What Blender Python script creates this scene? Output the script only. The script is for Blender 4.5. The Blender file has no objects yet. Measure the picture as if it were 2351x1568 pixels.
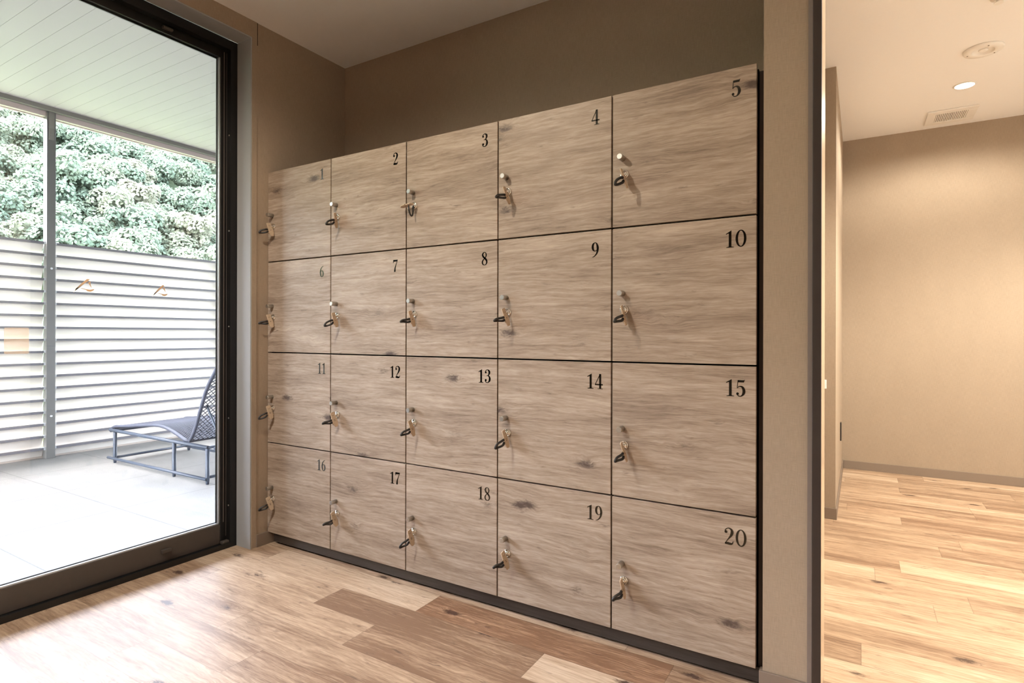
import bpy, bmesh, math, random
from mathutils import Vector, Matrix, noise as mnoise
random.seed(7)
S = bpy.context.scene
C = bpy.context.collection
R = math.radians

# ------------------------------------------------------------------ camera
cam_d = bpy.data.cameras.new('camera')
cam = bpy.data.objects.new('camera', cam_d); C.objects.link(cam)
cam_d.sensor_width = 36.0
cam_d.lens = 1321.9/2351*36
cam_d.shift_y = -0.00706
cam_d.clip_start = 0.02; cam_d.clip_end = 600
yaw, rol = 0.5433, 0.0021
fw = Vector((-math.sin(yaw), math.cos(yaw), 0.0))
r0 = Vector((math.cos(yaw), math.sin(yaw), 0)); u0 = Vector((0, 0, 1))
r1 = math.cos(rol)*r0+math.sin(rol)*u0; u1 = -math.sin(rol)*r0+math.cos(rol)*u0
m = Matrix((r1, u1, -fw)).transposed().to_4x4()
m.translation = Vector((2.4809, -1.7939, 1.0258))
cam.matrix_world = m
S.camera = cam

# ------------------------------------------------------------------ world, sun, exposure
S.view_settings.view_transform = 'Standard'
S.view_settings.look = 'None'
S.view_settings.gamma = 1
S.view_settings.use_curve_mapping = False
S.view_settings.exposure = 0.0
wd = bpy.data.worlds.new('sky'); S.world = wd; wd.use_nodes = True
wn = wd.node_tree; bg = wn.nodes['Background']
sky = wn.nodes.new('ShaderNodeTexSky'); sky.sky_type = 'NISHITA'
sky.sun_disc = False; sky.sun_elevation = R(55); sky.sun_rotation = R(200)
sky.air_density = 1.0; sky.dust_density = 2.5; sky.ozone_density = 1.0
hs = wn.nodes.new('ShaderNodeHueSaturation'); hs.inputs['Saturation'].default_value = 0.45
wn.links.new(sky.outputs[0], hs.inputs['Color']); wn.links.new(hs.outputs[0], bg.inputs[0])
bg.inputs[1].default_value = 11.5

def lamp(kind, name, loc, energy, color, **kw):
    d = bpy.data.lights.new(name, kind); d.energy = energy; d.color = color
    for k, v in kw.items(): setattr(d, k, v)
    o = bpy.data.objects.new(name, d); C.objects.link(o); o.location = loc
    return o
sun = lamp('SUN', 'sun', (0, 0, 30), 4.5, (1, .96, .91), angle=R(0.6))
sun.rotation_euler = Vector((-0.04, -0.62, 0.80)).to_track_quat('Z', 'Y').to_euler()
WARM = (1.0, .94, .80)     # inner room
SOFT = (1.0, .99, .97)     # added fill lamps in the changing room
MID = (1.0, .89, .72)
SPOT_E = 20
def downlamp(x, y, e, color=WARM, size=165, r=.03):
    o = lamp('SPOT', 'downlight_lamp', (x, y, 2.488), e, color, spot_size=R(size), spot_blend=.4, shadow_soft_size=r)
    return o

S.cycles.use_denoising = True
S.cycles.max_bounces = 10
S.cycles.diffuse_bounces = 6
S.cycles.glossy_bounces = 4
S.cycles.transparent_max_bounces = 12
S.cycles.sample_clamp_indirect = 6.0
S.cycles.caustics_reflective = False
S.cycles.caustics_refractive = False

# ------------------------------------------------------------------ material helpers
class NT:
    def __init__(s, name):
        s.m = bpy.data.materials.new(name); s.m.use_nodes = True
        s.t = s.m.node_tree; s.n = s.t.nodes; s.l = s.t.links
        s.b = s.n['Principled BSDF']
    def node(s, k, **kw):
        n = s.n.new(k)
        for a, v in kw.items():
            if hasattr(n, a): setattr(n, a, v)
        return n
    def link(s, a, b): s.l.new(a, b)
    def setin(s, sock, v):
        if isinstance(v, bpy.types.NodeSocket): s.l.new(v, sock)
        else: sock.default_value = v
    def math(s, op, a, b=0.0, c=None, clamp=False):
        n = s.n.new('ShaderNodeMath'); n.operation = op; n.use_clamp = clamp
        s.setin(n.inputs[0], a); s.setin(n.inputs[1], b)
        if c is not None: s.setin(n.inputs[2], c)
        return n.outputs[0]
    def xyz(s, x, y, z=0.0):
        n = s.n.new('ShaderNodeCombineXYZ')
        s.setin(n.inputs[0], x); s.setin(n.inputs[1], y); s.setin(n.inputs[2], z)
        return n.outputs[0]
    def sep(s, v):
        n = s.n.new('ShaderNodeSeparateXYZ'); s.l.new(v, n.inputs[0]); return n.outputs
    def noise(s, v, scale=1.0, detail=2.0, rough=.5, dist=0.0):
        n = s.n.new('ShaderNodeTexNoise'); s.l.new(v, n.inputs['Vector'])
        n.inputs['Scale'].default_value = scale; n.inputs['Detail'].default_value = detail
        n.inputs['Roughness'].default_value = rough; n.inputs['Distortion'].default_value = dist
        return n.outputs['Fac']
    def voro(s, v, scale=1.0, feature='F1', rand=1.0):
        n = s.n.new('ShaderNodeTexVoronoi'); n.feature = feature; s.l.new(v, n.inputs['Vector'])
        n.inputs['Scale'].default_value = scale; n.inputs['Randomness'].default_value = rand
        return n.outputs['Distance']
    def ramp(s, fac, stops):
        n = s.n.new('ShaderNodeValToRGB'); s.setin(n.inputs[0], fac)
        e = n.color_ramp.elements
        while len(e) < len(stops): e.new(.5)
        for q, (p, c) in zip(e, stops):
            q.position = p; q.color = (c[0], c[1], c[2], 1) if len(c) == 3 else c
        return n.outputs[0]
    def maprange(s, v, a, b, c=0.0, d=1.0):
        n = s.n.new('ShaderNodeMapRange'); n.interpolation_type = 'SMOOTHSTEP'
        s.setin(n.inputs[0], v)
        for i, q in enumerate((a, b, c, d)): n.inputs[i+1].default_value = q
        return n.outputs[0]
    def mix(s, f, a, b, blend='MIX'):
        n = s.n.new('ShaderNodeMix'); n.data_type = 'RGBA'; n.blend_type = blend
        s.setin(n.inputs[0], f)
        for q, v in ((n.inputs[6], a), (n.inputs[7], b)):
            if isinstance(v, bpy.types.NodeSocket): s.l.new(v, q)
            else: q.default_value = (v[0], v[1], v[2], 1)
        return n.outputs[2]
    def obj(s): return s.node('ShaderNodeTexCoord').outputs['Object']
    def geo(s): return s.node('ShaderNodeNewGeometry').outputs['Position']
    def bump(s, h, strength, dist=.001):
        n = s.n.new('ShaderNodeBump'); s.l.new(h, n.inputs['Height'])
        n.inputs['Strength'].default_value = strength; n.inputs['Distance'].default_value = dist
        s.l.new(n.outputs[0], s.b.inputs['Normal'])
    def out(s, color=None, rough=.5, metal=0.0, spec=None):
        if color is not None:
            if isinstance(color, bpy.types.NodeSocket): s.l.new(color, s.b.inputs['Base Color'])
            else: s.b.inputs['Base Color'].default_value = (color[0], color[1], color[2], 1)
        s.setin(s.b.inputs['Roughness'], rough)
        s.b.inputs['Metallic'].default_value = metal
        if spec is not None: s.b.inputs['Specular IOR Level'].default_value = spec
        return s.m

def plain(name, col, rough=.5, metal=0.0, spec=None, var=0.06, scale=30):
    t = NT(name)
    n = t.noise(t.obj(), scale, 3, .6)
    k = t.math('MULTIPLY_ADD', n, 2*var, 1-var)
    c = t.mix(1.0, col, t.xyz(k, k, k), 'MULTIPLY')
    return t.out(c, rough, metal, spec)

def wood_color(t, x, y, dark, mid, light, knot, knot_amt=1.0, tone=None):
    """grain runs along x; x,y in metres"""
    lo = t.noise(t.xyz(t.math('MULTIPLY', x, 2.2), t.math('MULTIPLY', y, 7)), 1, 3, .55)
    warp = t.math('MULTIPLY', t.math('SUBTRACT', lo, .5), .048)
    d = t.voro(t.xyz(t.math('MULTIPLY', x, 3.0), t.math('MULTIPLY', y, 7.5)), 1.0)
    near = t.maprange(d, .55, .0, 0, 1)
    wob = t.noise(t.xyz(t.math('MULTIPLY', x, 18), t.math('MULTIPLY', y, 30)), 1, 2, .5)
    y2 = t.math('ADD', t.math('ADD', y, warp), t.math('MULTIPLY', near, t.math('MULTIPLY', t.math('SUBTRACT', wob, .3), .035)))
    big = t.noise(t.xyz(t.math('MULTIPLY', x, 1.8), t.math('MULTIPLY', y2, 14)), 1, 3, .6)
    fine = t.noise(t.xyz(t.math('MULTIPLY', x, 7), t.math('MULTIPLY', y2, 110)), 1, 4, .62)
    hair = t.noise(t.xyz(t.math('MULTIPLY', x, 26), t.math('MULTIPLY', y2, 420)), 1, 3, .6)
    g = t.math('ADD', t.math('MULTIPLY', big, .38), t.math('ADD', t.math('MULTIPLY', fine, .38), t.math('MULTIPLY', hair, .24)))
    if tone is not None: g = t.math('ADD', g, tone)
    col = t.ramp(g, [(.33, dark), (.48, mid), (.62, light)])
    # knots and dark smudges
    kn = t.noise(t.xyz(t.math('MULTIPLY', x, 40), t.math('MULTIPLY', y2, 130)), 1, 3, .7)
    kd = t.math('ADD', d, t.math('MULTIPLY', t.math('SUBTRACT', kn, .5), .22))
    kf = t.math('MULTIPLY', t.maprange(kd, .16, .03, 0, 1), knot_amt)
    # only some cells
    cell = t.noise(t.xyz(t.math('MULTIPLY', x, 3), t.math('MULTIPLY', y, 6)), 1, 1)
    kf = t.math('MULTIPLY', kf, t.maprange(cell, .36, .48, 0, 1))
    sm_ = t.noise(t.xyz(t.math('MULTIPLY', x, 9), t.math('MULTIPLY', y2, 38)), 1, 4, .65)
    kf = t.math('MAXIMUM', kf, t.math('MULTIPLY', t.maprange(sm_, .60, .74, 0, 1), .5*knot_amt))
    col = t.mix(kf, col, knot)
    return col, g, fine

M = {}
# locker doors: limed oak laminate
t = NT('oak_laminate')
s = t.sep(t.obj()); oi = t.node('ShaderNodeObjectInfo').outputs['Random']
x = t.math('ADD', s[0], t.math('MULTIPLY', oi, 37.3)); y = t.math('ADD', s[2], t.math('MULTIPLY', oi, 11.7))
c, g, fi = wood_color(t, x, y, (.150, .106, .077), (.312, .240, .184), (.462, .378, .306), (.080, .056, .045), 1.0)
t.bump(fi, .25, .0006)
M['door'] = t.out(c, .48, 0, .35)
t = NT('dark_oak_laminate')
s = t.sep(t.geo())
c, g, fi = wood_color(t, s[0], s[2], (.020, .015, .012), (.036, .029, .025), (.055, .046, .040), (.02, .015, .012), .5)
M['plinth'] = t.out(c, .32, 0, .5)
# floor planks: uv in metres, attribute rnd / tone per plank
t = NT('oak_floor_planks')
uv = t.node('ShaderNodeUVMap', uv_map='UVMap').outputs[0]; s = t.sep(uv)
att = t.node('ShaderNodeAttribute', attribute_name='plank').outputs['Color']; a = t.sep(att)
x = t.math('ADD', s[0], t.math('MULTIPLY', a[0], 53.0)); y = t.math('ADD', s[1], t.math('MULTIPLY', a[0], 19.0))
tone = t.math('MULTIPLY', t.math('SUBTRACT', a[1], .5), .40)
c, g, fi = wood_color(t, x, y, (.225, .136, .084), (.480, .340, .230), (.670, .525, .390), (.085, .048, .034), 1.3, tone)
hue = t.mix(a[2], (1.0, 1.0, 1.0), (1.0, .86, .78))
c = t.mix(1.0, c, hue, 'MULTIPLY')
W_, L_ = .151, .915
ey = t.math('MINIMUM', s[1], t.math('SUBTRACT', W_, s[1]))
ex = t.math('MINIMUM', s[0], t.math('SUBTRACT', L_, s[0]))
e = t.math('MINIMUM', ex, ey)
seam = t.maprange(e, .0006, .0016, 1, 0)
c = t.mix(t.math('MULTIPLY', seam, .45), c, (.10, .06, .04))
t.bump(t.math('SUBTRACT', t.math('MULTIPLY', fi, .3), seam), .2, .0005)
M['floor'] = t.out(c, t.math('MULTIPLY_ADD', fi, .14, .38), 0, .42)

def linen(name, base, var=.16, axis=None):
    t = NT(name)
    s = t.sep(t.geo())
    u = t.math('ADD', s[0], s[1]); v = s[2]
    h = t.noise(t.xyz(t.math('MULTIPLY', u, 45), t.math('MULTIPLY', v, 620)), 1, 2, .6)
    w = t.noise(t.xyz(t.math('MULTIPLY', u, 620), t.math('MULTIPLY', v, 30)), 1, 2, .6)
    b = t.noise(t.xyz(t.math('MULTIPLY', u, 9), t.math('MULTIPLY', v, 4)), 1, 4, .6)
    k = t.math('ADD', t.math('MULTIPLY', h, .9), t.math('ADD', t.math('MULTIPLY', w, 1.1), t.math('MULTIPLY', b, .35)))
    k = t.math('MULTIPLY_ADD', t.math('SUBTRACT', k, 1.17), var*2.2, 1.0)
    c = t.mix(1.0, base, t.xyz(k, k, k), 'MULTIPLY')
    t.bump(t.math('ADD', h, w), .25, .0006)
    return t.out(c, .8, 0, .2)
M['linen'] = linen('linen_wallpaper', (.335, .262, .196))
M['paint'] = plain('white_ceiling_paint', (.90, .905, .91), .9, 0, .1, .015, 60)
M['jamb'] = plain('pale_grey_paint', (.34, .345, .35), .55, 0, .3, .02, 20)
M['trim'] = plain('taupe_trim', (.215, .165, .128), .6, 0, .3, .04, 25)
M['cream'] = plain('cream_lining', (.62, .47, .33), .22, 0, .6, .03, 12)
M['black_alu'] = plain('black_aluminium', (.005, .0045, .0045), .38, 0, .5, .1, 40)
M['bounce_alu'] = plain('dark_aluminium_floor_bounce', (.062, .050, .043), .42, 0, .5, .1, 60)  # brown puts warm floor bounce on the black sash rail into the colour
M['bead'] = plain('bead_and_glint_metal', (.62, .65, .68), .3, .6, None, .02, 40)
M['dark_panel'] = plain('dark_brown_panel', (.030, .020, .016), .55, 0, .4, .1, 30)
M['grey_metal'] = plain('grey_strip_metal', (.20, .17, .155), .4, .3, None, .08, 60)
M['void'] = plain('black_recess', (.004, .003, .003), .9, 0, .05)
M['chrome'] = plain('chrome', (.82, .82, .80), .07, 1.0, None, .02)
M['knob'] = plain('satin_nickel', (.52, .50, .46), .34, 1.0, None, .04, 200)
M['tag'] = plain('tan_plastic', (.52, .40, .29), .42, 0, .45, .03, 120)
M['coil'] = plain('black_rubber', (.018, .015, .014), .42, 0, .5, .1, 200)
t = NT('polished_black_metal'); M['numeral'] = t.out((.055, .055, .05), .12, 1.0)
M['ink'] = plain('black_ink', (.02, .016, .013), .5)
M['white_plastic'] = plain('white_plastic', (.86, .85, .82), .4, 0, .4, .02, 60)
M['black_plastic'] = plain('black_plastic', (.02, .016, .015), .4)
M['soffit'] = plain('soffit_board_paint', (.39, .34, .365), .55, 0, .3, .015, 8)
M['groove'] = plain('soffit_groove', (.36, .36, .33), .8, 0, .1)
M['fascia_dark'] = plain('grey_fascia', (.16, .155, .14), .5, 0, .4)
M['fascia_pink'] = plain('pinkish_fascia_metal', (.48, .40, .38), .5, 0, .4, .03, 40)
M['post'] = plain('grey_painted_steel', (.10, .10, .10), .4, 0, .5, .06, 12)
M['slat'] = plain('white_painted_louvre', (.74, .70, .67), .5, 0, .3, .02, 6)
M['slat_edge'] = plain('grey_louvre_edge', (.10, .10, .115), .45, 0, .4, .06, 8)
M['clip'] = plain('pale_grey_clip', (.40, .42, .45), .5)
M['kerb'] = plain('pinkish_kerb', (.38, .33, .30), .8, 0, .2, .05, 15)
# deck tiles
t = NT('speckled_granite_tiles')
s = t.sep(t.geo())
fx = t.math('PINGPONG', t.math('ADD', s[0], .66), .3725); fy = t.math('PINGPONG', t.math('ADD', s[1], .013), .3205)
e = t.math('MINIMUM', fx, fy)
sm = t.maprange(e, .0022, .004, 1, 0)
sp = t.noise(t.geo(), 260, 2, .7); pn = t.noise(t.geo(), 3, 3, .6)
k = t.math('ADD', t.math('MULTIPLY', sp, .9), t.math('MULTIPLY', pn, .25))
c = t.ramp(k, [(.38, (.086, .084, .082)), (.55, (.165, .162, .158)), (.72, (.25, .245, .24))])
c = t.mix(t.math('MULTIPLY', sm, .6), c, (.035, .035, .037))
M['tile'] = t.out(c, .55, 0, .4)
# glass
t = NT('window_glass')
fr = t.node('ShaderNodeFresnel'); fr.inputs[0].default_value = 1.45
tr = t.node('ShaderNodeBsdfTransparent'); tr.inputs[0].default_value = (.955, .955, .955, 1)
gl = t.node('ShaderNodeBsdfGlossy'); gl.inputs['Roughness'].default_value = 0.0
mx = t.node('ShaderNodeMixShader')
t.link(fr.outputs[0], mx.inputs[0]); t.link(tr.outputs[0], mx.inputs[1]); t.link(gl.outputs[0], mx.inputs[2])
t.link(mx.outputs[0], t.n['Material Output'].inputs[0])
M['glass'] = t.m
t = NT('peach_translucent')
t.b.inputs['Alpha'].default_value = .32
M['film'] = t.out((.92, .74, .55), .5)
M['sticker'] = plain('tan_sticker', (.60, .40, .24), .6)
# lounger
M['tube'] = plain('blue_grey_powder_coat', (.032, .043, .064), .5, 0, .3, .05, 30)
M['weave'] = plain('grey_blue_wicker', (.036, .042, .064), .55, 0, .4, .2, 300)
# lamps
t = NT('lamp_diffuser'); em = t.node('ShaderNodeEmission'); em.inputs[0].default_value = (1, .86, .66, 1); em.inputs[1].default_value = 14
t.link(em.outputs[0], t.n['Material Output'].inputs[0]); M['lamp'] = t.m
# nature
t = NT('foliage')
oi = t.node('ShaderNodeAttribute', attribute_name='tint').outputs['Fac']
n = t.noise(t.obj(), .9, 3, .6)
k = t.math('ADD', t.math('MULTIPLY', oi, .55), t.math('MULTIPLY', n, .5))
c = t.ramp(k, [(.2, (.075, .105, .080)), (.45, (.10, .13, .095)), (.7, (.135, .15, .11)), (.9, (.155, .155, .12))])
dif = t.node('ShaderNodeBsdfDiffuse'); tl = t.node('ShaderNodeBsdfTranslucent'); ms = t.node('ShaderNodeMixShader')
ms.inputs[0].default_value = .45
t.link(c, dif.inputs[0]); t.link(c, tl.inputs[0]); t.link(dif.outputs[0], ms.inputs[1]); t.link(tl.outputs[0], ms.inputs[2])
t.link(ms.outputs[0], t.n['Material Output'].inputs[0]); M['leaf'] = t.m
M['bark'] = plain('bark', (.14, .10, .07), .9, 0, .1, .3, 8)
t = NT('hillside_undergrowth')
n = t.noise(t.geo(), .6, 5, .65)
c = t.ramp(n, [(.3, (.05, .07, .045)), (.55, (.09, .115, .07)), (.75, (.13, .15, .10))])
M['hill'] = t.out(c, 1.0, 0, 0)
t = NT('grass_blades')
n = t.noise(t.geo(), 3, 3, .6)
c = t.ramp(n, [(.3, (.14, .24, .07)), (.7, (.38, .46, .14))])
M['grass'] = t.out(c, .8, 0, .1)

# ------------------------------------------------------------------ mesh helpers
def tag(o, label=None, cat=None, group=None, kind=None):
    if label: o['label'] = label
    if cat: o['category'] = cat
    if group: o['group'] = group
    if kind: o['kind'] = kind
    return o
def box(bm, x0, x1, y0, y1, z0, z1, mat=0):
    vs = [bm.verts.new((x, y, z)) for x in (x0, x1) for y in (y0, y1) for z in (z0, z1)]
    fs = []
    for q in ((0, 1, 3, 2), (4, 6, 7, 5), (0, 4, 5, 1), (2, 3, 7, 6), (0, 2, 6, 4), (1, 5, 7, 3)):
        f = bm.faces.new([vs[i] for i in q]); f.material_index = mat; fs.append(f)
    return fs
def frame_basis(d):
    d = d.normalized()
    a = Vector((0, 0, 1)) if abs(d.z) < .9 else Vector((1, 0, 0))
    u = d.cross(a).normalized(); return u, d.cross(u).normalized()
def tube(bm, pts, r, n=10, closed=False, caps=True):
    pts = [Vector(p) for p in pts]; rings = []
    N = len(pts); u = None
    for i, p in enumerate(pts):
        a = pts[(i-1) % N] if (closed or i > 0) else p
        b = pts[(i+1) % N] if (closed or i < N-1) else p
        d = (b-a).normalized()
        if u is None: u, v = frame_basis(d)
        else:
            u = (u-d*u.dot(d)).normalized(); v = d.cross(u)
        rr = r[i] if isinstance(r, (list, tuple)) else r
        rings.append([bm.verts.new(p+(u*math.cos(2*math.pi*k/n)+v*math.sin(2*math.pi*k/n))*rr) for k in range(n)])
    for i in range(N if closed else N-1):
        A, B = rings[i], rings[(i+1) % N]
        for k in range(n):
            f = bm.faces.new((A[k], A[(k+1) % n], B[(k+1) % n], B[k])); f.smooth = True
    if caps and not closed:
        bm.faces.new(rings[0][::-1]); bm.faces.new(rings[-1])
def lathe(bm, prof, origin, axis='z', n=28):
    """prof: list of (radius, height) ; axis z or -y"""
    rings = []
    o = Vector(origin)
    for r, h in prof:
        ring = []
        for k in range(n):
            a = 2*math.pi*k/n; c, s = math.cos(a)*r, math.sin(a)*r
            ring.append(bm.verts.new(o+(Vector((c, s, h)) if axis == 'z' else Vector((c, -h, s)))))
        rings.append(ring)
    for A, B in zip(rings, rings[1:]):
        for k in range(n):
            f = bm.faces.new((A[k], A[(k+1) % n], B[(k+1) % n], B[k])); f.smooth = True
    bm.faces.new(rings[0]); bm.faces.new(rings[-1][::-1])
def obj(name, bm, mat, parent=None, bevel=0, loc=None, autos=True):
    bmesh.ops.recalc_face_normals(bm, faces=bm.faces)
    me = bpy.data.meshes.new(name); bm.to_mesh(me); bm.free()
    for q in (mat if isinstance(mat, (list, tuple)) else [mat]): me.materials.append(M[q])
    o = bpy.data.objects.new(name, me); C.objects.link(o)
    if loc is not None: o.location = loc
    if parent is not None: o.parent = parent
    if bevel:
        b = o.modifiers.new('bevel', 'BEVEL'); b.width = bevel; b.segments = 2; b.limit_method = 'ANGLE'; b.angle_limit = R(40)
    return o
def struct(name, bm, mat, parent=None, **k):
    o = obj(name, bm, mat, parent, **k)
    if parent is None: o['kind'] = 'structure'
    return o
def empty(name, loc, label=None, cat=None, group=None, kind=None):
    o = bpy.data.objects.new(name, None); C.objects.link(o); o.location = loc; o.empty_display_size = .1
    return tag(o, label, cat, group, kind)
def copy_tree(o, parent=None):
    c = o.copy(); C.objects.link(c); c.parent = parent
    for ch in list(o.children): copy_tree(ch, c)
    return c
def B(*a):
    bm = bmesh.new(); box(bm, *a); return bm
def boxes(*L):
    bm = bmesh.new()
    for a in L: box(bm, *a)
    return bm

# ------------------------------------------------------------------ room dimensions
CZ = 2.518          # ceiling
X1, Y0r, Y1r = 4.5, -4.3, 3.33
WIN_Y0, WIN_Y1, WIN_Z = -3.7, -0.088, 2.439
CW, CH, LZ = 0.4453, 0.44, 0.0555   # locker cell

# floor : planks laid along x, one object
bm = bmesh.new(); uvl = bm.loops.layers.uv.new('UVMap'); col = bm.loops.layers.color.new('plank')
rows = {0: .00, 1: 1.075, 2: .70, 3: 1.02, 4: .56, 5: .825, 6: .44}
tones = {(1, 0): (.78, .0), (1, 1): (.38, .9), (2, 0): (.72, .05), (2, 1): (.36, .35), (2, 2): (.80, .0), (3, 0): (.66, .25), (3, 1): (.42, .4), (3, 2): (.52, .5),
         (4, 0): (.60, .3), (4, 1): (.56, .2), (5, 0): (.60, .3), (5, 1): (.50, .3), (6, 0): (.6, .2), (6, 1): (.6, .2)}
rnd = random.Random(3)
W_, L_ = .151, .915
k0 = int((-.004-Y0r)/W_)+2
for k in range(-int((Y1r+.1)/W_)-1, k0):
    ya = -.004-k*W_; yb = ya+W_         # row k spans ya..yb ; k=1 is the first row before the lockers
    off = rows[k] if k in rows else rnd.uniform(0, L_)
    off = off % L_ if k not in rows else off
    i0 = int(math.floor((-.105-off)/L_))-1
    for i in range(i0, i0+9):
        xa = off+i*L_; xb = xa+L_
        if xb < -.105 or xa > X1: continue
        idx = i+1 if k in rows else None
        tn = tones.get((k, idx)) if idx is not None else None
        if tn is None: tn = (rnd.uniform(.42, .78), rnd.uniform(0, .5))
        rv = rnd.random()
        cx0, cx1 = max(xa, -.105), min(xb, X1); cy0, cy1 = max(ya, Y0r), min(yb, Y1r)
        if cx1 <= cx0 or cy1 <= cy0: continue
        f = bm.faces.new([bm.verts.new((a, b, 0)) for a, b in ((cx0, cy0), (cx1, cy0), (cx1, cy1), (cx0, cy1))])
        for lp in f.loops:
            lp[uvl].uv = (lp.vert.co.x-xa, lp.vert.co.y-ya); lp[col] = (rv, tn[0], tn[1], 1)
box(bm, -.105, X1, Y0r, Y1r, -.12, -.002)
struct('floor', bm, 'floor')
struct('ceiling', B(0, X1, Y0r, Y1r, CZ, CZ+.1), 'paint')
# outer wall with the big opening (x from -0.105 to 0)
struct('wall_left', boxes((-.105, 0, WIN_Y1, .491, 0, CZ+.1), (-.105, 0, WIN_Y0, WIN_Y1, WIN_Z, CZ+.1), (-.105, 0, Y0r, WIN_Y0, 0, CZ+.1)), 'linen')
# exterior skin of the house wall
struct('wall_outer', boxes((-.20, -.107, WIN_Y1, 5.0, -.2, 3.3), (-.20, -.107, WIN_Y0, WIN_Y1, WIN_Z+.03, 3.3), (-.20, -.107, -6, WIN_Y0, -.2, 3.3)), 'jamb')
struct('wall_back', B(0, 2.243, .491, .60, 0, CZ+.1), 'linen')
struct('wall_partition', boxes((2.243, 2.365, 0, .18, 0, CZ), (2.243, 2.300, .18, Y1r, 0, CZ), (2.300, 2.367, 1.875, Y1r, 0, CZ)), 'linen')
struct('wall_far', B(2.367, X1, Y1r, Y1r+.1, 0, CZ+.1), 'linen')
struct('wall_right', B(X1, X1+.1, Y0r, Y1r+.1, -.1, CZ+.1), 'paint')
struct('wall_front', B(-.105, X1, Y0r-.1, Y0r, -.1, CZ+.1), 'linen')
# painted reveal lining of the opening + thin casing strip on the wall
struct('trim_1', boxes((-.104, .0012, WIN_Y1-.006, WIN_Y1, 0, WIN_Z), (-.104, .0012, WIN_Y0+.006, WIN_Y1-.006, WIN_Z-.006, WIN_Z)), 'jamb')
struct('trim_2', boxes((.0002, .003, WIN_Y1, -.062, 0, CZ), (.0002, .003, WIN_Y0, WIN_Y1, WIN_Z+.0, CZ)), 'linen')
struct('trim_3', B(.0006, .0036, -.0615, -.0595, WIN_Z-.03, CZ-.001), 'void')
# baseboards
struct('baseboard_left', B(0, .007, -.062, .06, 0, .061), 'trim', bevel=.002)
struct('baseboard_pillar', boxes((2.234, 2.365, -.008, 0, 0, .060), (2.234, 2.243, 0, .02, 0, .060)), 'trim', bevel=.002)
struct('baseboard_stub', boxes((2.300, 2.374, 1.868, 1.875, 0, .062), (2.367, 2.374, 1.875, Y1r-.007, 0, .062)), 'trim', bevel=.002)
struct('baseboard_far', B(2.374, X1, Y1r-.007, Y1r, 0, .062), 'trim', bevel=.002)
struct('baseboard_right', B(X1-.007, X1, Y0r, Y1r-.007, 0, .062), 'trim', bevel=.002)

# ------------------------------------------------------------------ doorway post at the pillar (sliding door leaf edge)
dr = empty('door_1', (2.378, .1, 0), kind='structure')
p = obj('door_edge', B(2.369-2.378, 2.391-2.378, -.1-.012, .004-.1+.0, 0, CZ-.0005), 'dark_panel', dr, bevel=.0015)
p = obj('door_panel', B(2.3665-2.378, 2.3905-2.378, -.0955, .08, .002, CZ-.0005), 'cream', dr)
p = obj('edge_strip', B(2.3575-2.378, 2.369-2.378, -.1-.006, -.0965, 0, CZ-.0005), 'grey_metal', dr)

# ------------------------------------------------------------------ locker bank
bank = empty('locker_cabinet', (0, 0, 0), 'wide wood-grain locker cabinet with twenty numbered square doors on dark plinth', 'locker cabinet')
NX, NZ = 5, 4
g_ = .0027
bm = bmesh.new()
box(bm, .004, 5*CW, .021, .488, LZ+.002, LZ+4*CH-.012)
obj('body', bm, 'void', bank)
pl = boxes((.03, 5*CW+.012, .016, .034, .012, LZ))
obj('plinth', pl, 'plinth', bank, bevel=.001)
obj('plinth_base', B(.035, 5*CW+.01, .036, .47, 0, LZ+.001), 'void', bank)  # near-black colour paints in the shadow line under the plinth
obj('filler_panel', B(5*CW+.002, 2.2425, .024, .48, LZ, LZ+4*CH-.018), 'dark_panel', bank)

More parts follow.
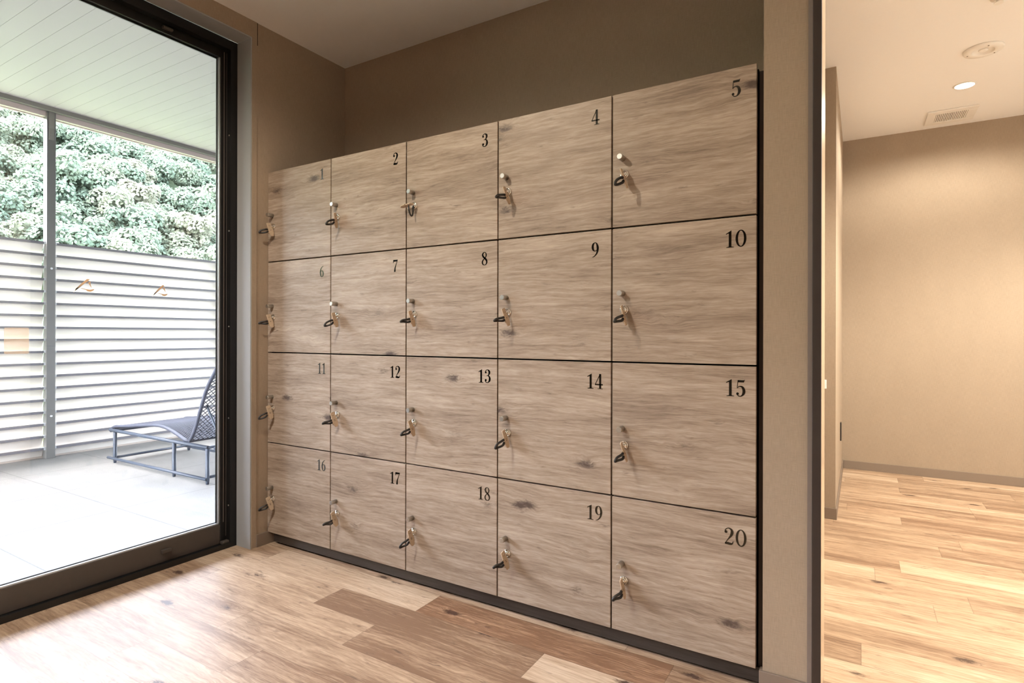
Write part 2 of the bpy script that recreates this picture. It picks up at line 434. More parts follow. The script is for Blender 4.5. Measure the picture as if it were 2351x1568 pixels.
# numerals ------------------------------------------------------
def cr(P, n=8):
    out = []
    Q = [P[0]]+list(P)+[P[-1]]
    for i in range(1, len(Q)-2):
        for k in range(n):
            tt = k/n; t2, t3 = tt*tt, tt**3
            out.append(tuple(.5*((2*Q[i][j])+(-Q[i-1][j]+Q[i+1][j])*tt+(2*Q[i-1][j]-5*Q[i][j]+4*Q[i+1][j]-Q[i+2][j])*t2+(-Q[i-1][j]+3*Q[i][j]-3*Q[i+1][j]+Q[i+2][j])*t3) for j in range(3)))
    out.append(tuple(P[-1])); return out
GL = {   # strokes: ('s', [(x,y,halfwidth)...]) ; ('p', polygon)
 '0': (.62, [('e', .31, .5, .30, .50, .165, .445)]),
 '1': (.50, [('p', [(.20, .05), (.20, .80), (.19, .84), (.05, .78), (.03, .82), (.33, 1.0), (.35, 1.0), (.35, .05)]), ('p', [(.06, 0), (.06, .028), (.20, .06), (.35, .06), (.49, .028), (.49, 0)])]),
 '2': (.58, [('d', .12, .74, .085), ('s', [(.06, .72, .02), (.10, .88, .025), (.26, .97, .03), (.42, .90, .06), (.46, .74, .085), (.40, .55, .065), (.24, .32, .03), (.07, .06, .02)]), ('s', [(.06, .055, .05), (.20, .075, .075), (.36, .06, .068), (.47, .09, .04), (.53, .24, .012)])]),
 '3': (.56, [('d', .12, .78, .075), ('d', .12, .20, .085), ('s', [(.06, .80, .02), (.14, .92, .026), (.27, .975, .028), (.41, .89, .07), (.44, .75, .075), (.38, .61, .045), (.28, .545, .022), (.18, .53, .02)]), ('s', [(.28, .545, .02), (.41, .49, .05), (.475, .34, .078), (.45, .17, .072), (.35, .05, .035), (.24, .025, .026), (.12, .07, .03), (.055, .17, .02)])]),
 '4': (.60, [('p', [(.32, .03), (.32, 1.0), (.42, 1.0), (.46, .99), (.46, .03)]), ('p', [(.02, .30), (.02, .25), (.58, .25), (.58, .33), (.02, .33)]), ('s', [(.04, .30, .02), (.20, .62, .022), (.38, .97, .026)]), ('p', [(.21, 0), (.21, .028), (.57, .028), (.57, 0)])]),
 '5': (.56, [('p', [(.12, .97), (.14, .84), (.46, .84), (.51, 1.0), (.49, 1.0), (.46, .97)]), ('s', [(.13, .95, .016), (.11, .72, .016), (.09, .50, .018)]), ('s', [(.09, .50, .018), (.22, .60, .026), (.38, .555, .06), (.46, .36, .08), (.43, .17, .07), (.31, .035, .03), (.18, .03, .026), (.07, .13, .02)]), ('d', .11, .17, .075)]),
 '6': (.58, [('s', [(.50, .985, .014), (.34, .92, .03), (.18, .74, .05), (.115, .50, .072), (.12, .30, .076), (.19, .09, .045), (.31, .024, .024), (.43, .12, .06), (.47, .31, .074), (.43, .49, .06), (.32, .585, .026), (.20, .54, .022), (.12, .44, .02)])]),
 '7': (.54, [('p', [(.04, .99), (.03, .72), (.055, .72), (.10, .84), (.44, .86), (.53, .95), (.53, .99)]), ('s', [(.50, .955, .022), (.36, .62, .03), (.25, .33, .055), (.22, .06, .08), (.22, 0, .08)])]),
 '8': (.58, [('s', [(.28, .975, .024), (.15, .91, .045), (.11, .77, .062), (.18, .64, .065), (.34, .50, .072), (.45, .37, .068), (.48, .22, .058), (.41, .07, .036), (.28, .024, .024), (.14, .08, .045), (.09, .24, .056), (.15, .39, .04), (.30, .53, .026), (.41, .66, .04), (.43, .80, .045), (.38, .93, .03), (.28, .975, .024)])]),
}
GL['9'] = (.58, [('s', [(.58-a, 1-b, c) for a, b, c in GL['6'][1][0][1]])])
def add_glyph(bm, ch, ox, oz, h, th):
    """glyph in xz plane, facing -y, base at y=0"""
    faces = []
    def V(x, y): return bm.verts.new((ox+x*h, -th, oz+y*h))
    for st in GL[ch][1]:
        if st[0] == 'p':
            faces.append(bm.faces.new([V(*q) for q in st[1]]))
        elif st[0] == 'd':
            faces.append(bm.faces.new([V(st[1]+st[3]*math.cos(a*math.pi/8), st[2]+st[3]*math.sin(a*math.pi/8)) for a in range(16)]))
        elif st[0] == 'e':
            _, cx, cy, a, b, c, d = st
            o_ = [V(cx+a*math.cos(k*math.pi/20), cy+b*math.sin(k*math.pi/20)) for k in range(40)]
            i_ = [V(cx+c*math.cos(k*math.pi/20), cy+d*math.sin(k*math.pi/20)) for k in range(40)]
            for k in range(40): faces.append(bm.faces.new((o_[k], o_[(k+1) % 40], i_[(k+1) % 40], i_[k])))
        else:
            P = cr(st[1]); L, Rr = [], []
            for k, (x, y, w) in enumerate(P):
                a = P[max(k-1, 0)]; b = P[min(k+1, len(P)-1)]
                dx, dy = b[0]-a[0], b[1]-a[1]; q = math.hypot(dx, dy) or 1
                L.append(V(x-dy/q*w, y+dx/q*w)); Rr.append(V(x+dy/q*w, y-dx/q*w))
            for k in range(len(P)-1): faces.append(bm.faces.new((L[k], Rr[k], Rr[k+1], L[k+1])))
    return faces
def number_bm(txt, h, th, cx=0, cz=0, gap=.07):
    bm = bmesh.new()
    wtot = sum(GL[c][0] for c in txt)*h+gap*h*(len(txt)-1)
    x = cx-wtot/2
    fs = []
    for c in txt:
        fs += add_glyph(bm, c, x, cz-h/2, h, th); x += (GL[c][0]+gap)*h
    ex = bmesh.ops.extrude_face_region(bm, geom=fs)
    for v in [g for g in ex['geom'] if isinstance(g, bmesh.types.BMVert)]: v.co.y = 0.0
    return bm

door_bm = B(0, CW-2*g_, 0, .019, 0, CH-2*g_)
door0 = obj('door', door_bm, 'door', bank, bevel=.0008)
bm = bmesh.new(); lathe(bm, [(.0, 0), (.0092, 0), (.0092, .0305), (.0085, .0318), (0, .0318)][1:4], (0, 0, 0), 'y', 28)
knob0 = obj('knob', bm, 'knob', door0)
bm = bmesh.new(); lathe(bm, [(.0145, 0), (.0145, .002), (.0132, .0052), (.0105, .0066), (.0098, .0045), (.0092, .0045), (.0088, .0075), (.002, .0080)], (0, 0, 0), 'y', 32)
lock0 = obj('lock', bm, 'chrome', door0)
doors = []
n = 0
for r in range(4):
    for c in range(5):
        n += 1
        d = door0 if n == 1 else door0.copy()
        kb = knob0 if n == 1 else knob0.copy(); lk = lock0 if n == 1 else lock0.copy()
        if n > 1:
            for o in (d, kb, lk): C.objects.link(o)
        z = LZ+(3-r)*CH
        d.location = (c*CW+g_, 0, z+g_); d.parent = bank
        kb.parent = d; lk.parent = d
        kb.location = (.0345, 0, .221); lk.location = (.041, 0, .168)
        d['label'] = 'square wood-grain locker door numbered %d' % n
        nb = obj('numeral', number_bm(str(n), .050, .0005), 'numeral', d)
        nb.location = (.3865-g_, 0, CH-.0665-g_+(.004 if r == 0 else 0))
        doors.append(d)

# ------------------------------------------------------------------ keys hanging in the locks (plate in the local YZ plane, -y = away from door)
def rounded(poly, r=.003, n=4):
    out = []
    N = len(poly)
    for i in range(N):
        p = Vector(poly[i]); a = Vector(poly[i-1]); b = Vector(poly[(i+1) % N])
        da = (a-p); db = (b-p); q = min(r, da.length*.45, db.length*.45)
        s_, e_ = p+da.normalized()*q, p+db.normalized()*q
        for k in range(n+1):
            t_ = k/n; out.append(tuple((1-t_)**2*s_+2*t_*(1-t_)*p+t_*t_*e_))
    return out
def plate(poly, th, ax=0):
    bm = bmesh.new()
    f = bm.faces.new([bm.verts.new((-th/2, q[0], q[1])) for q in poly])
    ex = bmesh.ops.extrude_face_region(bm, geom=[f])
    for v in [g for g in ex['geom'] if isinstance(g, bmesh.types.BMVert)]: v.co.x = th/2
    return bm
# tag local frame: long axis a (down, slightly towards the door), width axis b (towards the door)
TL = .066; TW = .0245
ang = R(12)
A_ = Vector((math.sin(ang), -math.cos(ang)))      # (y,z) along length, y+ = towards door
B_ = Vector((math.cos(ang), math.sin(ang)))
O_ = Vector((-.0415, .0105))                       # top outer corner
def P2(l, w): q = O_+A_*l+B_*w; return (q.x, q.y)
key0 = empty('locker_key', (0, 0, 0))
bm = plate(rounded([P2(0, .002), P2(0, TW+.001), P2(TL*.8, TW), P2(TL, TW-.004), P2(TL, .004), P2(TL*.8, 0)], .004), .0042)
tag0 = obj('key_tag', bm, 'tag', key0, bevel=.0006)
bm = bmesh.new()
for w0, w1 in ((-.0045, -.0022), (TW+.0012, TW+.0032)):
    b2 = [P2(.025, w0), P2(.025, w1), P2(.052, w1), P2(.052, w0)]
    for poly in (b2, [P2(.025, min(w0, w1)), P2(.025, .001 if w0 < 0 else TW-.001), P2(.0275, .001 if w0 < 0 else TW-.001), P2(.0275, min(w0, w1))][::1],
                 [P2(.0495, min(w0, w1)), P2(.0495, .001 if w0 < 0 else TW-.001), P2(.052, .001 if w0 < 0 else TW-.001), P2(.052, min(w0, w1))]):
        f = bm.faces.new([bm.verts.new((-.0016, q[0], q[1])) for q in poly])
        ex = bmesh.ops.extrude_face_region(bm, geom=[f])
        for v in [g for g in ex['geom'] if isinstance(g, bmesh.types.BMVert)]: v.co.x = .0016
clip0 = obj('clip', bm, 'tag', key0)
bm = bmesh.new()     # round chrome key bow seen behind the tag, and the blade going into the lock
lathe(bm, [(.0042, .006), (.0042, .012), (.0018, .0125), (.0018, .020)], (0, 0, 0), 'y', 16)
box(bm, -.001, .001, -.024, -.007, -.0035, .0035)
blade0 = obj('key_blade', bm, 'chrome', key0)
bm = bmesh.new()     # half moon mark on the tag
mk = []
for side in (-1, 1):
    pts = [P2(.011+.0045*math.sin(a), TW*.5-.0055*math.cos(a)) for a in [math.pi*k/10 for k in range(11)]]
    tube(bm, [(side*.0021, q[0], q[1]) for q in pts], .00045, 4)
mark0 = obj('mark', bm, 'ink', tag0)
def coil_bm(droop, r_=.0047):
    """closed-ish elastic coil leaving the outer clip and coming back, ridged"""
    bm = bmesh.new()
    s0 = Vector((0, *P2(.031, -.004))); s1 = Vector((-.001, *P2(.041, -.004)))
    out = Vector((-.020, -.034, -.010-droop))
    ctrl = [s0, s0+Vector((-.001, -.012, -.002)), s0+Vector((-.013, -.027, -.006-droop*.5)), (s0+s1)/2+out, s1+Vector((-.016, -.024, -.006-droop)), s1+Vector((-.002, -.012, -.006-droop*.4)), s1]
    Q = [ctrl[0]]+ctrl+[ctrl[-1]]; P = []
    for i in range(1, len(Q)-2):
        for k in range(16):
            tt = k/16; t2, t3 = tt*tt, tt**3
            P.append(.5*((2*Q[i])+(-Q[i-1]+Q[i+1])*tt+(2*Q[i-1]-5*Q[i]+4*Q[i+1]-Q[i+2])*t2+(-Q[i-1]+3*Q[i]-3*Q[i+1]+Q[i+2])*t3))
    rr = [r_*(1 if k % 2 else .80) for k in range(len(P))]
    tube(bm, P, rr, 8)
    return bm
coilA = obj('wrist_coil', coil_bm(0), 'coil', key0)
me_coils = [coilA.data]
for dr_ in (.006, -.008):
    b_ = coil_bm(dr_); bmesh.ops.recalc_face_normals(b_, faces=b_.faces)
    q = bpy.data.meshes.new('wrist_coil'); b_.to_mesh(q); b_.free(); q.materials.append(M['coil']); me_coils.append(q)
def key_number(txt, parent):
    bm = number_bm(txt, .0078, .0003, 0, 0, .12)
    o = obj('number', bm, 'ink', parent)
    # reads along the tag length, on its +x side
    c = P2(.036, TW*.5)
    la = Vector((0, A_.x, A_.y)); up = Vector((0, B_.x, B_.y)); nrm = Vector((1, 0, 0))
    mm = Matrix((la, -nrm, up)).transposed().to_4x4(); mm.translation = Vector((.0021, c[0], c[1]))
    o.matrix_local = mm
    return o
WH = {1: 'topmost in the leftmost column', 5: 'topmost in the rightmost column'}
kr = random.Random(11)
ROWN = ['topmost', 'second highest', 'second lowest', 'lowest']
COLN = ['leftmost', 'second', 'middle', 'fourth', 'rightmost']
for i, d in enumerate(doors):
    n = i+1
    if n == 1: k = key0
    else:
        k = key0.copy(); C.objects.link(k)
        for ch in (tag0, clip0, blade0, coilA):
            q = ch.copy(); C.objects.link(q); q.parent = k
            if ch is tag0:
                m2 = mark0.copy(); C.objects.link(m2); m2.parent = q; tg = q
            if ch is coilA: q.data = me_coils[kr.randrange(3)]
    if n == 1: tg = tag0
    key_number(str(n), tg)
    c, r = i % 5, i//5
    k.location = (c*CW+g_+.041, 0, LZ+(3-r)*CH+.168+g_)
    rz = kr.uniform(-.02, .16); ry = kr.uniform(-.30, -.17)
    if n == 3: k.rotation_euler = (0, R(84), 0); k.location.y = -.004
    elif n == 2: k.rotation_euler = (0, R(-3), R(22))
    else: k.rotation_euler = (0, ry, rz)
    if n == 3:
        for ch in k.children:
            if ch.name.startswith('wrist_coil'):
                # hangs straight down under the turned key
                inv = k.rotation_euler.to_matrix().inverted()
                bm = bmesh.new(); P = []
                for a in range(25):
                    th = math.pi*a/24
                    P.append(inv @ Vector((.001+.004*math.sin(th), -.020-.013*math.cos(th), -.006-.040*math.sin(th)**.8)))
                tube(bm, P, [.0034*(1 if a % 2 else .8) for a in range(25)], 8)
                bmesh.ops.recalc_face_normals(bm, faces=bm.faces)
                q = bpy.data.meshes.new('wrist_coil'); bm.to_mesh(q); bm.free(); q.materials.append(M['coil']); ch.data = q
    extra = {3: 'tan key turned sideways with its black coil hanging straight down, in top middle lock', 2: 'tan tagged key 2 twisted outward in the topmost lock of the second locker column'}
    tag(k, ('tan tagged key %d hanging in the %s lock of the %s locker column' % (n, ROWN[i//5], COLN[i % 5])) if n not in extra else extra[n], 'key', 'tagged keys in the locker locks')

# ------------------------------------------------------------------ big sliding window
GX = -.16
win = empty('window_1', (0, 0, 0), kind='structure')
fr = boxes((-.20, -.107, WIN_Y1-.038, WIN_Y1-.0005, 0.0, WIN_Z-.006), (-.20, -.107, WIN_Y0+.008, WIN_Y1-.038, WIN_Z-.050, WIN_Z-.007),
           (-.20, -.107, WIN_Y0+.008, WIN_Y1-.038, -.03, .018), (-.20, -.107, WIN_Y0+.0005, WIN_Y0+.038, 0, WIN_Z-.006))
# thin upstands of the bottom track
box(fr, -.112, -.107, WIN_Y0+.038, WIN_Y1-.038, .018, .024)
obj('window_frame', fr, 'black_alu', win)
SY1, SY0 = -.115, -3.6
# sash (leaf) : rails and stiles around the glass
sa = boxes((-.178, -.140, SY1-.040, SY1, .020, 2.395), (-.178, -.140, SY0, SY1-.040, 2.349, 2.395), (-.178, -.140, SY0, SY0+.05, .112, 2.349), (-.178, -.140, -1.98, -1.90, .112, 2.349))
obj('sash_stile', sa, 'black_alu', win, bevel=.0015)
obj('sash_rail', B(-.178, -.140, SY0, SY1-.0405, .020, .112), 'bounce_alu', win, bevel=.0015)
st = boxes((-.1395, -.1385, SY1-.012, SY1-.009, .05, 2.38), (-.1395, -.1385, SY1-.026, SY1-.023, .12, 2.38))
obj('stile_groove', st, 'grey_metal', win)
bd = boxes((-.158, -.146, SY1-.046, SY1-.0405, .113, 2.349), (-.158, -.146, SY0+.05, SY1-.041, .1125, .1185))  # upright bead; the pale bottom strip paints in sky reflected by the sill
obj('bead_and_sill_glint', bd, 'bead', win)
bd = boxes((-.163, -.159, SY1-.051, SY1-.046, .118, 2.345), (-.163, -.159, SY0+.05, SY1-.046, .1185, .122), (-.163, -.159, SY0+.05, SY1-.046, 2.343, 2.349))
obj('gasket', bd, 'black_alu', win)
obj('pane', B(-.163, -.157, SY0+.045, SY1-.042, .113, 2.348), 'glass', win)
obj('sash_catch', boxes((-.140, -.122, -.430, -.388, .062, .078)), 'bounce_alu', win, bevel=.003)
obj('sash_catch', boxes((-.140, -.122, -.430, -.388, 2.362, 2.374)), 'bounce_alu', win, bevel=.003)
obj('sash_stopper', boxes((-.138, -.112, -.158, -.104, .0185, .034)), 'bounce_alu', win, bevel=.004)
bm = bmesh.new()
for z in (.2, .62, 1.06, 1.52, 1.98): lathe(bm, [(.004, 0), (.004, .0015), (.002, .002)], (-.118, WIN_Y1-.0385, z), 'y', 10)
obj('screw', bm, 'knob', win)

# stickers and a peach square on the glass
def glass_sticker(polys, name, mat, label, cat, group=None):
    bm = bmesh.new()
    for P in polys:
        f = bm.faces.new([bm.verts.new((-.1566, a, b)) for a, b in P])
        ex = bmesh.ops.extrude_face_region(bm, geom=[f])
        for v in [g for g in ex['geom'] if isinstance(g, bmesh.types.BMVert)]: v.co.x = -.1560
    o = obj(name, bm, mat); return tag(o, label, cat, group)
bird = [[(-.752, 1.188), (-.748, 1.190), (-.742, 1.203), (-.726, 1.222), (-.705, 1.243), (-.695, 1.242), (-.703, 1.232), (-.716, 1.222), (-.735, 1.206), (-.744, 1.201), (-.749, 1.187)],
        [(-.7025, 1.2285), (-.6925, 1.2335), (-.6935, 1.224), (-.6885, 1.207), (-.6965, 1.220)],
        [(-.730, 1.206), (-.712, 1.2025), (-.695, 1.2005), (-.679, 1.204), (-.684, 1.197), (-.693, 1.192), (-.704, 1.1935), (-.709, 1.199), (-.722, 1.2025)]]
glass_sticker(bird, 'bird_sticker', 'sticker', 'small tan angular sticker on the glass, the left one of two', 'sticker', 'tan stickers on the window glass')
glass_sticker([[(a*.9+.219, b*.95+.059) for a, b in P] for P in bird], 'bird_sticker', 'sticker', 'small tan angular sticker on the glass, the right one of two', 'sticker', 'tan stickers on the window glass')
glass_sticker([rounded([(-.965, .950), (-.892, .950), (-.892, 1.046), (-.965, 1.046)], .006)], 'peach_square', 'film', 'peach translucent square on the glass near the left picture edge', 'sticker')  # thin translucent peach square just inside the pane

# ------------------------------------------------------------------ terrace outside
DZ = -.05; FX = -3.478; SZ = 2.967
struct('terrace_floor', B(-3.62, -.20, -7, 6.5, DZ-.1, DZ), 'tile')
# soffit with board grooves
bm = bmesh.new()
y = -.352-.107*62
while y < 7:
    box(bm, FX+.03, -.20, y+.0008, y+.1062, SZ, SZ+.02); y += .107
struct('soffit', bm, 'soffit')
struct('soffit_backing', B(FX-.05, -.20, -7, 7, SZ+.004, SZ+.22), 'groove')
struct('soffit_trim', B(FX-.02, FX+.03, -7, 7, SZ-.036, SZ+.004), 'fascia_dark')
struct('fascia', boxes((FX-.06, FX-.02, -7, 7, SZ-.080, SZ+.004), (FX-.075, FX-.06, -7, 7, SZ-.088, SZ+.1)), 'fascia_pink')
struct('kerb', B(-3.66, -3.56, -7, 6.5, -.6, .022), 'kerb')

# louvred privacy fence: posts, edge lips and blades
fence = empty('louvre_fence', (FX, .4, DZ), 'tall fence of white louvre blades with dark edges between grey steel posts', 'fence')
def rel(bm_):
    bmesh.ops.translate(bm_, verts=bm_.verts, vec=(-FX, -.4, -DZ)); return bm_
posts_y = [-4.4, -2.8, -1.2, .398, 2.0, 3.6, 5.2]
for py in posts_y:
    bm = B(FX-.07, FX, py-.0325, py+.0325, DZ, SZ-.036)
    po = obj('post', rel(bm), 'post', fence, bevel=.002)
    bm = bmesh.new()
    for z in (.313, 1.584): 
        lathe(bm, [(.009, 0), (.009, .003), (.005, .006)], (0, 0, 0), 'z', 12)
        bmesh.ops.rotate(bm, verts=bm.verts[-36:], cent=(0, 0, 0), matrix=Matrix.Rotation(R(90), 3, 'Y'))
        bmesh.ops.translate(bm, verts=bm.verts[-36:], vec=(FX, py+.002, z))
    obj('bolt', rel(bm), 'clip', po)
    bm = boxes((FX, FX+.006, py-.018, py+.018, 2.69, SZ-.036)); lathe(bm, [(.005, 0), (.005, .01)], (FX+.003, py, 2.74), 'z', 8)
    obj('bracket', rel(bm), 'fascia_dark', po)
pitch = .1039; top = 1.811
for a, b in zip(posts_y, posts_y[1:]):
    y0, y1 = a+.0325, b-.0325
    for i in range(18):
        z = top-i*pitch
        bm = bmesh.new()
        # lip : small dark box nearest to us
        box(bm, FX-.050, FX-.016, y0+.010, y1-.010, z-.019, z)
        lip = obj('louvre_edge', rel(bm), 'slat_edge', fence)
        bm = bmesh.new()
        # blade: leaning plate from lip down and outward
        x0, z0, x1, z1 = FX-.046, z-.012, FX-.100, z-.112
        P = [(x0, z0), (x0-.006, z0), (x1-.006, z1), (x1, z1)]
        vs = [[bm.verts.new((px, yy, pz)) for px, pz in P] for yy in (y0+.004, y1-.004)]
        for k in range(4): bm.faces.new((vs[0][k], vs[0][(k+1) % 4], vs[1][(k+1) % 4], vs[1][k]))
        bm.faces.new(vs[0][::-1]); bm.faces.new(vs[1])
        obj('louvre_blade', rel(bm), 'slat', lip)
        if -1.3 < a < 2.1:
            bm = boxes((FX-.052, FX-.012, y0, y0+.012, z-.020, z+.002), (FX-.052, FX-.012, y1-.012, y1, z-.020, z+.002))
            obj('louvre_clip', rel(bm), 'clip', lip)

# ------------------------------------------------------------------ sun lounger
lg = empty('sun_lounger', (-2.16, .9, DZ), 'blue-grey woven sun lounger with raised back on tiled terrace', 'sun lounger')
def relL(bm_):
    bmesh.ops.translate(bm_, verts=bm_.verts, vec=(2.16, -.9, -DZ)); return bm_
ya, yb = .6, 1.215
for (lx, ly) in ((-2.82, ya), (-1.93, ya), (-1.50, ya), (-2.82, yb), (-1.93, yb), (-1.50, yb)):
    bm = bmesh.new(); tube(bm, [(lx, ly, DZ), (lx, ly, DZ+.03), (lx, ly, .205)], [.010, .014, .014], 12)
    obj('leg', relL(bm), 'tube', lg)
bm = bmesh.new()
for ly in (ya, yb):
    tube(bm, [(-2.90, ly, .218), (-2.4, ly, .215), (-1.49, ly, .213)], .0135, 12)
    tube(bm, [(-2.91, ly-.012, -.012), (-1.49, ly-.012, -.012)], .0115, 12)
for lx, z in ((-1.495, .213), (-2.86, .214), (-2.82, -.004), (-1.50, .0), ):
    tube(bm, [(lx, ya, z), (lx, yb, z)], .010, 10)
obj('frame', relL(bm), 'tube', lg)
prof = [(-2.925, .205), (-2.86, .245), (-2.70, .262), (-2.45, .288), (-2.20, .312), (-2.05, .302), (-1.92, .272), (-1.80, .236), (-1.745, .236), (-1.70, .29), (-1.66, .36), (-1.60, .49), (-1.535, .62), (-1.46, .72), (-1.36, .83), (-1.25, .93), (-1.12, 1.0), (-1.02, 1.02)]
def cr2(P, n):
    out = []; Q = [P[0]]+list(P)+[P[-1]]
    for i in range(1, len(Q)-2):
        for k in range(n):
            tt = k/n; t2, t3 = tt*tt, tt**3
            out.append(tuple(.5*((2*Q[i][j])+(-Q[i-1][j]+Q[i+1][j])*tt+(2*Q[i-1][j]-5*Q[i][j]+4*Q[i+1][j]-Q[i+2][j])*t2+(-Q[i-1][j]+3*Q[i][j]-3*Q[i+1][j]+Q[i+2][j])*t3) for j in range(2)))
    out.append(tuple(P[-1])); return out
pc = cr2(prof, 14)
ar = [0]
for a, b in zip(pc, pc[1:]): ar.append(ar[-1]+math.hypot(b[0]-a[0], b[1]-a[1]))
def at(s_):
    s_ = max(0, min(ar[-1], s_))
    lo = 0
    for i in range(len(ar)-1):
        if ar[i+1] >= s_: lo = i; break
    f = (s_-ar[lo])/max(1e-9, ar[lo+1]-ar[lo]); a, b = pc[lo], pc[lo+1]
    return a[0]+(b[0]-a[0])*f, a[1]+(b[1]-a[1])*f
sdip = min(range(len(pc)), key=lambda i: abs(pc[i][0]+1.765)); SD = ar[sdip]; ST = ar[-1]
wy0, wy1 = ya+.012, yb-.012
def edge_y(s_):   # back narrows a touch
    return 0.0
for nm, s0, s1 in (('seat', 0, SD), ('backrest', SD+.005, ST)):
    bm = bmesh.new()
    # thick plaited border
    ring = [Vector((at(s0+(s1-s0)*k/30)[0], wy0, at(s0+(s1-s0)*k/30)[1])) for k in range(31)]
    ring += [Vector((at(s1-(s1-s0)*k/30)[0], wy1, at(s1-(s1-s0)*k/30)[1])) for k in range(31)]
    tube(bm, ring, [.0135 if k % 2 else .012 for k in range(len(ring))], 8, closed=True)
    bo = obj(nm, relL(bm), 'weave', lg)
    bm = bmesh.new()
    if nm == 'seat':
        s = s0+.008
        while s < s1:
            q = at(s); tube(bm, [(q[0], wy0, q[1]), (q[0], wy1, q[1])], .0036, 4, caps=False); s += .0125
        for k in range(1, 40):
            yy = wy0+(wy1-wy0)*k/40
            tube(bm, [(at(s0+(s1-s0)*j/24)[0], yy, at(s0+(s1-s0)*j/24)[1]+.0035) for j in range(25)], .0028, 4, caps=False)
    else:
        W = wy1-wy0
        for sg in (1, -1):
            c0 = -W-.02
            while c0 < (s1-s0)+W:
                pts = []
                for j in range(33):
                    v_ = W*j/32; s_ = c0+(v_ if sg > 0 else W-v_)
                    if 0 <= s_ <= s1-s0:
                        q = at(s0+s_); pts.append((q[0], wy0+v_, q[1]+.001*sg))
                if len(pts) > 1: tube(bm, pts, .0034, 4, caps=False)
                c0 += .036
    obj('weave', relL(bm), 'weave', bo)
bm = bmesh.new(); tube(bm, [(-1.60, ya+.055, .50), (-1.585, ya+.055, .475), (-1.455, ya+.055, .30), (-1.42, ya+.055, .225)], .009, 8)
tube(bm, [(-1.60, yb-.055, .50), (-1.585, yb-.055, .475), (-1.455, yb-.055, .30), (-1.42, yb-.055, .225)], .009, 8)
tube(bm, [(-1.42, ya, .215), (-1.42, yb, .215)], .009, 8)
obj('back_strut', relL(bm), 'tube', lg)

# ------------------------------------------------------------------ far room fittings
def downlight(x, y, label, e, lampkind=True):
    o = empty('downlight', (x, y, CZ), label, 'ceiling light', 'round ceiling downlights')
    bm = bmesh.new(); nn = 32
    lathe(bm, [(.056, 0), (.056, -.003), (.050, -.006), (.047, -.003), (.047, -.0005)], (0, 0, 0), 'z', nn)
    obj('trim_ring', bm, 'white_plastic', o)
    bm = bmesh.new(); lathe(bm, [(.046, -.0040), (.046, -.0050)], (0, 0, 0), 'z', nn)
    obj('diffuser', bm, 'lamp', o)
    return o
downlight(3.014, 2.541, 'glowing round downlight in the ceiling between smoke detector and vent', 0)
downlight(.87, -1.35, 'round ceiling downlight in front of the lockers', 0)
downlight(3.0, .45, 'round ceiling downlight over the doorway', 0)
downlight(.50, -2.45, 'added unseen fill downlight by the window behind the camera', 0)  # added neutral fill, stands in for daylight on the left lockers
downlight(4.1, 1.3, 'added unseen ceiling downlight at the right of the inner room', 0)  # added out of view so its bounce lifts the inner room ceiling
downlight(3.3, -2.9, 'added unseen ceiling downlight behind the camera', 0)  # added narrow lamp, lights unseen floor to bounce onto the ceiling
LAMPS = [(3.014, 2.541, 60, 165), (.87, -1.30, 72, 165), (3.0, .45, 42, 150), (4.1, 1.3, 480, 150), (3.3, -2.9, 150, 62), (.50, -2.45, 165, 150)]  # entries after the doorway lamp drive the added fill and bounce downlights
for x, y, e, sz in LAMPS: downlamp(x, y, e, WARM if y > 0 else (MID if x == .87 else SOFT), sz)

o = empty('smoke_detector', (3.030, 2.045, CZ), 'round cream ceiling fitting with recessed centre, above the glowing downlight', 'smoke detector')
bm = bmesh.new(); lathe(bm, [(.086, 0), (.086, -.006), (.082, -.012), (.050, -.014), (.047, -.012), (.045, -.005), (.004, -.005)], (0, 0, 0), 'z', 40)
obj('cover', bm, 'white_plastic', o)
bm = bmesh.new(); lathe(bm, [(.020, -.0052), (.019, -.0085), (.014, -.010), (.002, -.010)], (0, 0, 0), 'z', 24)
obj('sensor', bm, 'white_plastic', o)
bm = bmesh.new()
for k in range(3):
    a = R(120*k+40); lathe(bm, [(.0035, -.0125), (.0035, -.0145)], (.067*math.cos(a), .067*math.sin(a), 0), 'z', 10)
obj('screw', bm, 'trim', o)
o = empty('ceiling_vent', (3.005, 3.08, CZ), 'square cream ventilation grille in the ceiling by the far wall', 'vent')
bm = boxes((-.137, .137, -.14, -.085, -.012, 0), (-.137, .137, .085, .14, -.012, 0), (-.137, -.085, -.085, .085, -.012, 0), (.085, .137, -.085, .085, -.012, 0))
obj('frame', bm, 'white_plastic', o, bevel=.004)
bm = bmesh.new()
for k in range(17): box(bm, -.083+k*.01, -.083+k*.01+.006, -.085, .085, -.010, -.004)
obj('grille', bm, 'white_plastic', o)
obj('duct', B(-.085, .085, -.085, .085, -.0035, 0), 'trim', o)
o = empty('sprinkler_head', (3.005, 1.50, CZ), 'small cream sprinkler head at the top edge of the picture', 'sprinkler')
bm = bmesh.new(); lathe(bm, [(.030, 0), (.028, -.004), (.010, -.006), (.009, -.018), (.018, -.020), (.018, -.022)], (0, 0, 0), 'z', 24)
obj('body', bm, 'white_plastic', o)
tag(obj('wall_plate', B(2.367, 2.375, 2.735, 2.790, .302, .425), 'black_plastic', bevel=.002), 'small black plate low on the side of the inner wall stub', 'wall plate')
tag(obj('light_switch', B(2.308, 2.322, 1.866, 1.8748, .725, .775), 'white_plastic', bevel=.002), 'small white switch on the end of the inner wall stub', 'switch')

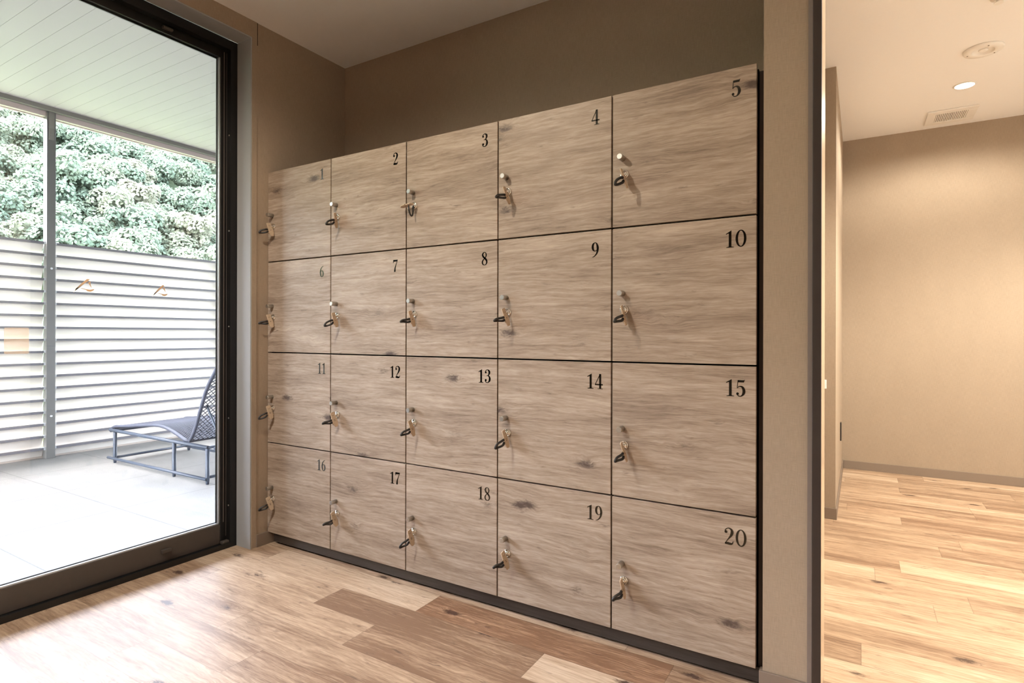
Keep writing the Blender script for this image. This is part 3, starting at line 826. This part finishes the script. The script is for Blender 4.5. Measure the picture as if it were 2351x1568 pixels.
# ------------------------------------------------------------------ landscape: ground, hill, trees
bm = bmesh.new()
def hz(x, y):
    d = -x-60
    base = -1.3+max(0, d)*.62*(1-math.exp(-max(0, d)/9))
    base = min(base, 46+ (base-46)*.25) if base > 46 else base
    return base+1.1*mnoise.noise(Vector((x*.05, y*.05, 0)))*min(1, max(0, d)/8)
nx, ny = 90, 80
gv = [[bm.verts.new((-3.72-(200-3.72)*i/nx, -90+230*j/ny, hz(-3.72-(200-3.72)*i/nx, -90+230*j/ny))) for j in range(ny+1)] for i in range(nx+1)]
for i in range(nx):
    for j in range(ny):
        f = bm.faces.new((gv[i][j], gv[i+1][j], gv[i+1][j+1], gv[i][j+1])); f.smooth = True
struct('hillside', bm, 'hill')

rr = random.Random(21)
unit = []          # leaf clusters of a few crowns, reused
def crown(seed):
    rr = random.Random(seed); R0 = 2.5; lobes = []
    for k in range(12):
        a = rr.uniform(0, 6.28); rad = rr.uniform(.25, 1.0)*R0*.8; z = rr.uniform(-.9, 1.3)
        lobes.append((Vector((rad*math.cos(a), rad*math.sin(a), 3.6+z*1.1)), rr.uniform(.7, 1.25)))
    lobes.append((Vector((0, 0, 4.5)), 1.5)); quads = []
    for c_, r_ in lobes:
        for q in range(190):
            d = Vector((rr.gauss(0, 1), rr.gauss(0, 1), rr.gauss(0, 1))).normalized()
            if d.z < -.5: d.z *= -1
            p = c_+d*r_*rr.uniform(.8, 1.06)
            nrm = (d+Vector((rr.gauss(0, .5), rr.gauss(0, .5), rr.gauss(.3, .5)))).normalized()
            u, v = frame_basis(nrm); an = rr.uniform(0, 6.28)
            u, v = u*math.cos(an)+v*math.sin(an), v*math.cos(an)-u*math.sin(an)
            w = rr.uniform(.11, .20)
            quads.append([p+u*w*a+v*w*b for a, b in ((-1.2, 0), (0, -.8), (1.2, 0), (0, .8))])
    return quads
crowns = [crown(i) for i in range(4)]
verts, faces, tints = [], [], []
def seen(x, y):
    yw = -1.79+(y+1.79)*(-.16-2.48)/(x-2.48)
    return -1.9 < yw < .25
xx = -70.0
while xx > -165:
    stp = 4.3
    y = -30+rr.uniform(0, 3)
    while y < 100:
        px, py = xx+rr.uniform(-1.2, 1.2), y+rr.uniform(-1, 1); y += stp
        if not seen(px, py): continue
        z = hz(px, py); sc = rr.uniform(.95, 1.5); an = rr.uniform(0, 6.28); ti = rr.random()
        mt = Matrix.Translation((px, py, z)) @ Matrix.Rotation(an, 4, 'Z') @ Matrix.Diagonal((sc, sc, sc*rr.uniform(.85, 1.2), 1))
        for q in crowns[rr.randrange(4)]:
            n0 = len(verts); verts += [(mt @ p)[:] for p in q]; faces.append((n0, n0+1, n0+2, n0+3)); tints.append(ti)
    xx -= stp*.95
me = bpy.data.meshes.new('hillside_forest'); me.from_pydata(verts, [], faces); me.materials.append(M['leaf'])
at_ = me.attributes.new('tint', 'FLOAT', 'FACE'); at_.data.foreach_set('value', tints)
o = bpy.data.objects.new('hillside_forest', me); C.objects.link(o)
tag(o, 'dense pale green forest canopy covering the sunlit hill beyond the louvred fence', 'forest', kind='stuff')
# grass right behind the fence
bm = bmesh.new(); gr = random.Random(9)
for i in range(9000):
    x = -3.85-abs(gr.gauss(0, 1.0)); y = gr.uniform(-1.5, 3.8); h = gr.uniform(.18, .45); a = gr.uniform(0, 6.28)
    z = hz(x, y)+1.0
    z = -.35
    w = .008; lx, ly = gr.gauss(0, .06), gr.gauss(0, .06)
    bm.faces.new([bm.verts.new(q) for q in ((x-w*math.cos(a), y-w*math.sin(a), z), (x+w*math.cos(a), y+w*math.sin(a), z), (x+lx, y+ly, z+h))])
tag(obj('grass_verge', bm, 'grass'), 'tall green grass growing just behind the louvred fence', 'grass', kind='stuff')
struct('verge_soil', B(-9, -3.67, -7, 8, -1.6, -.35), 'hill')
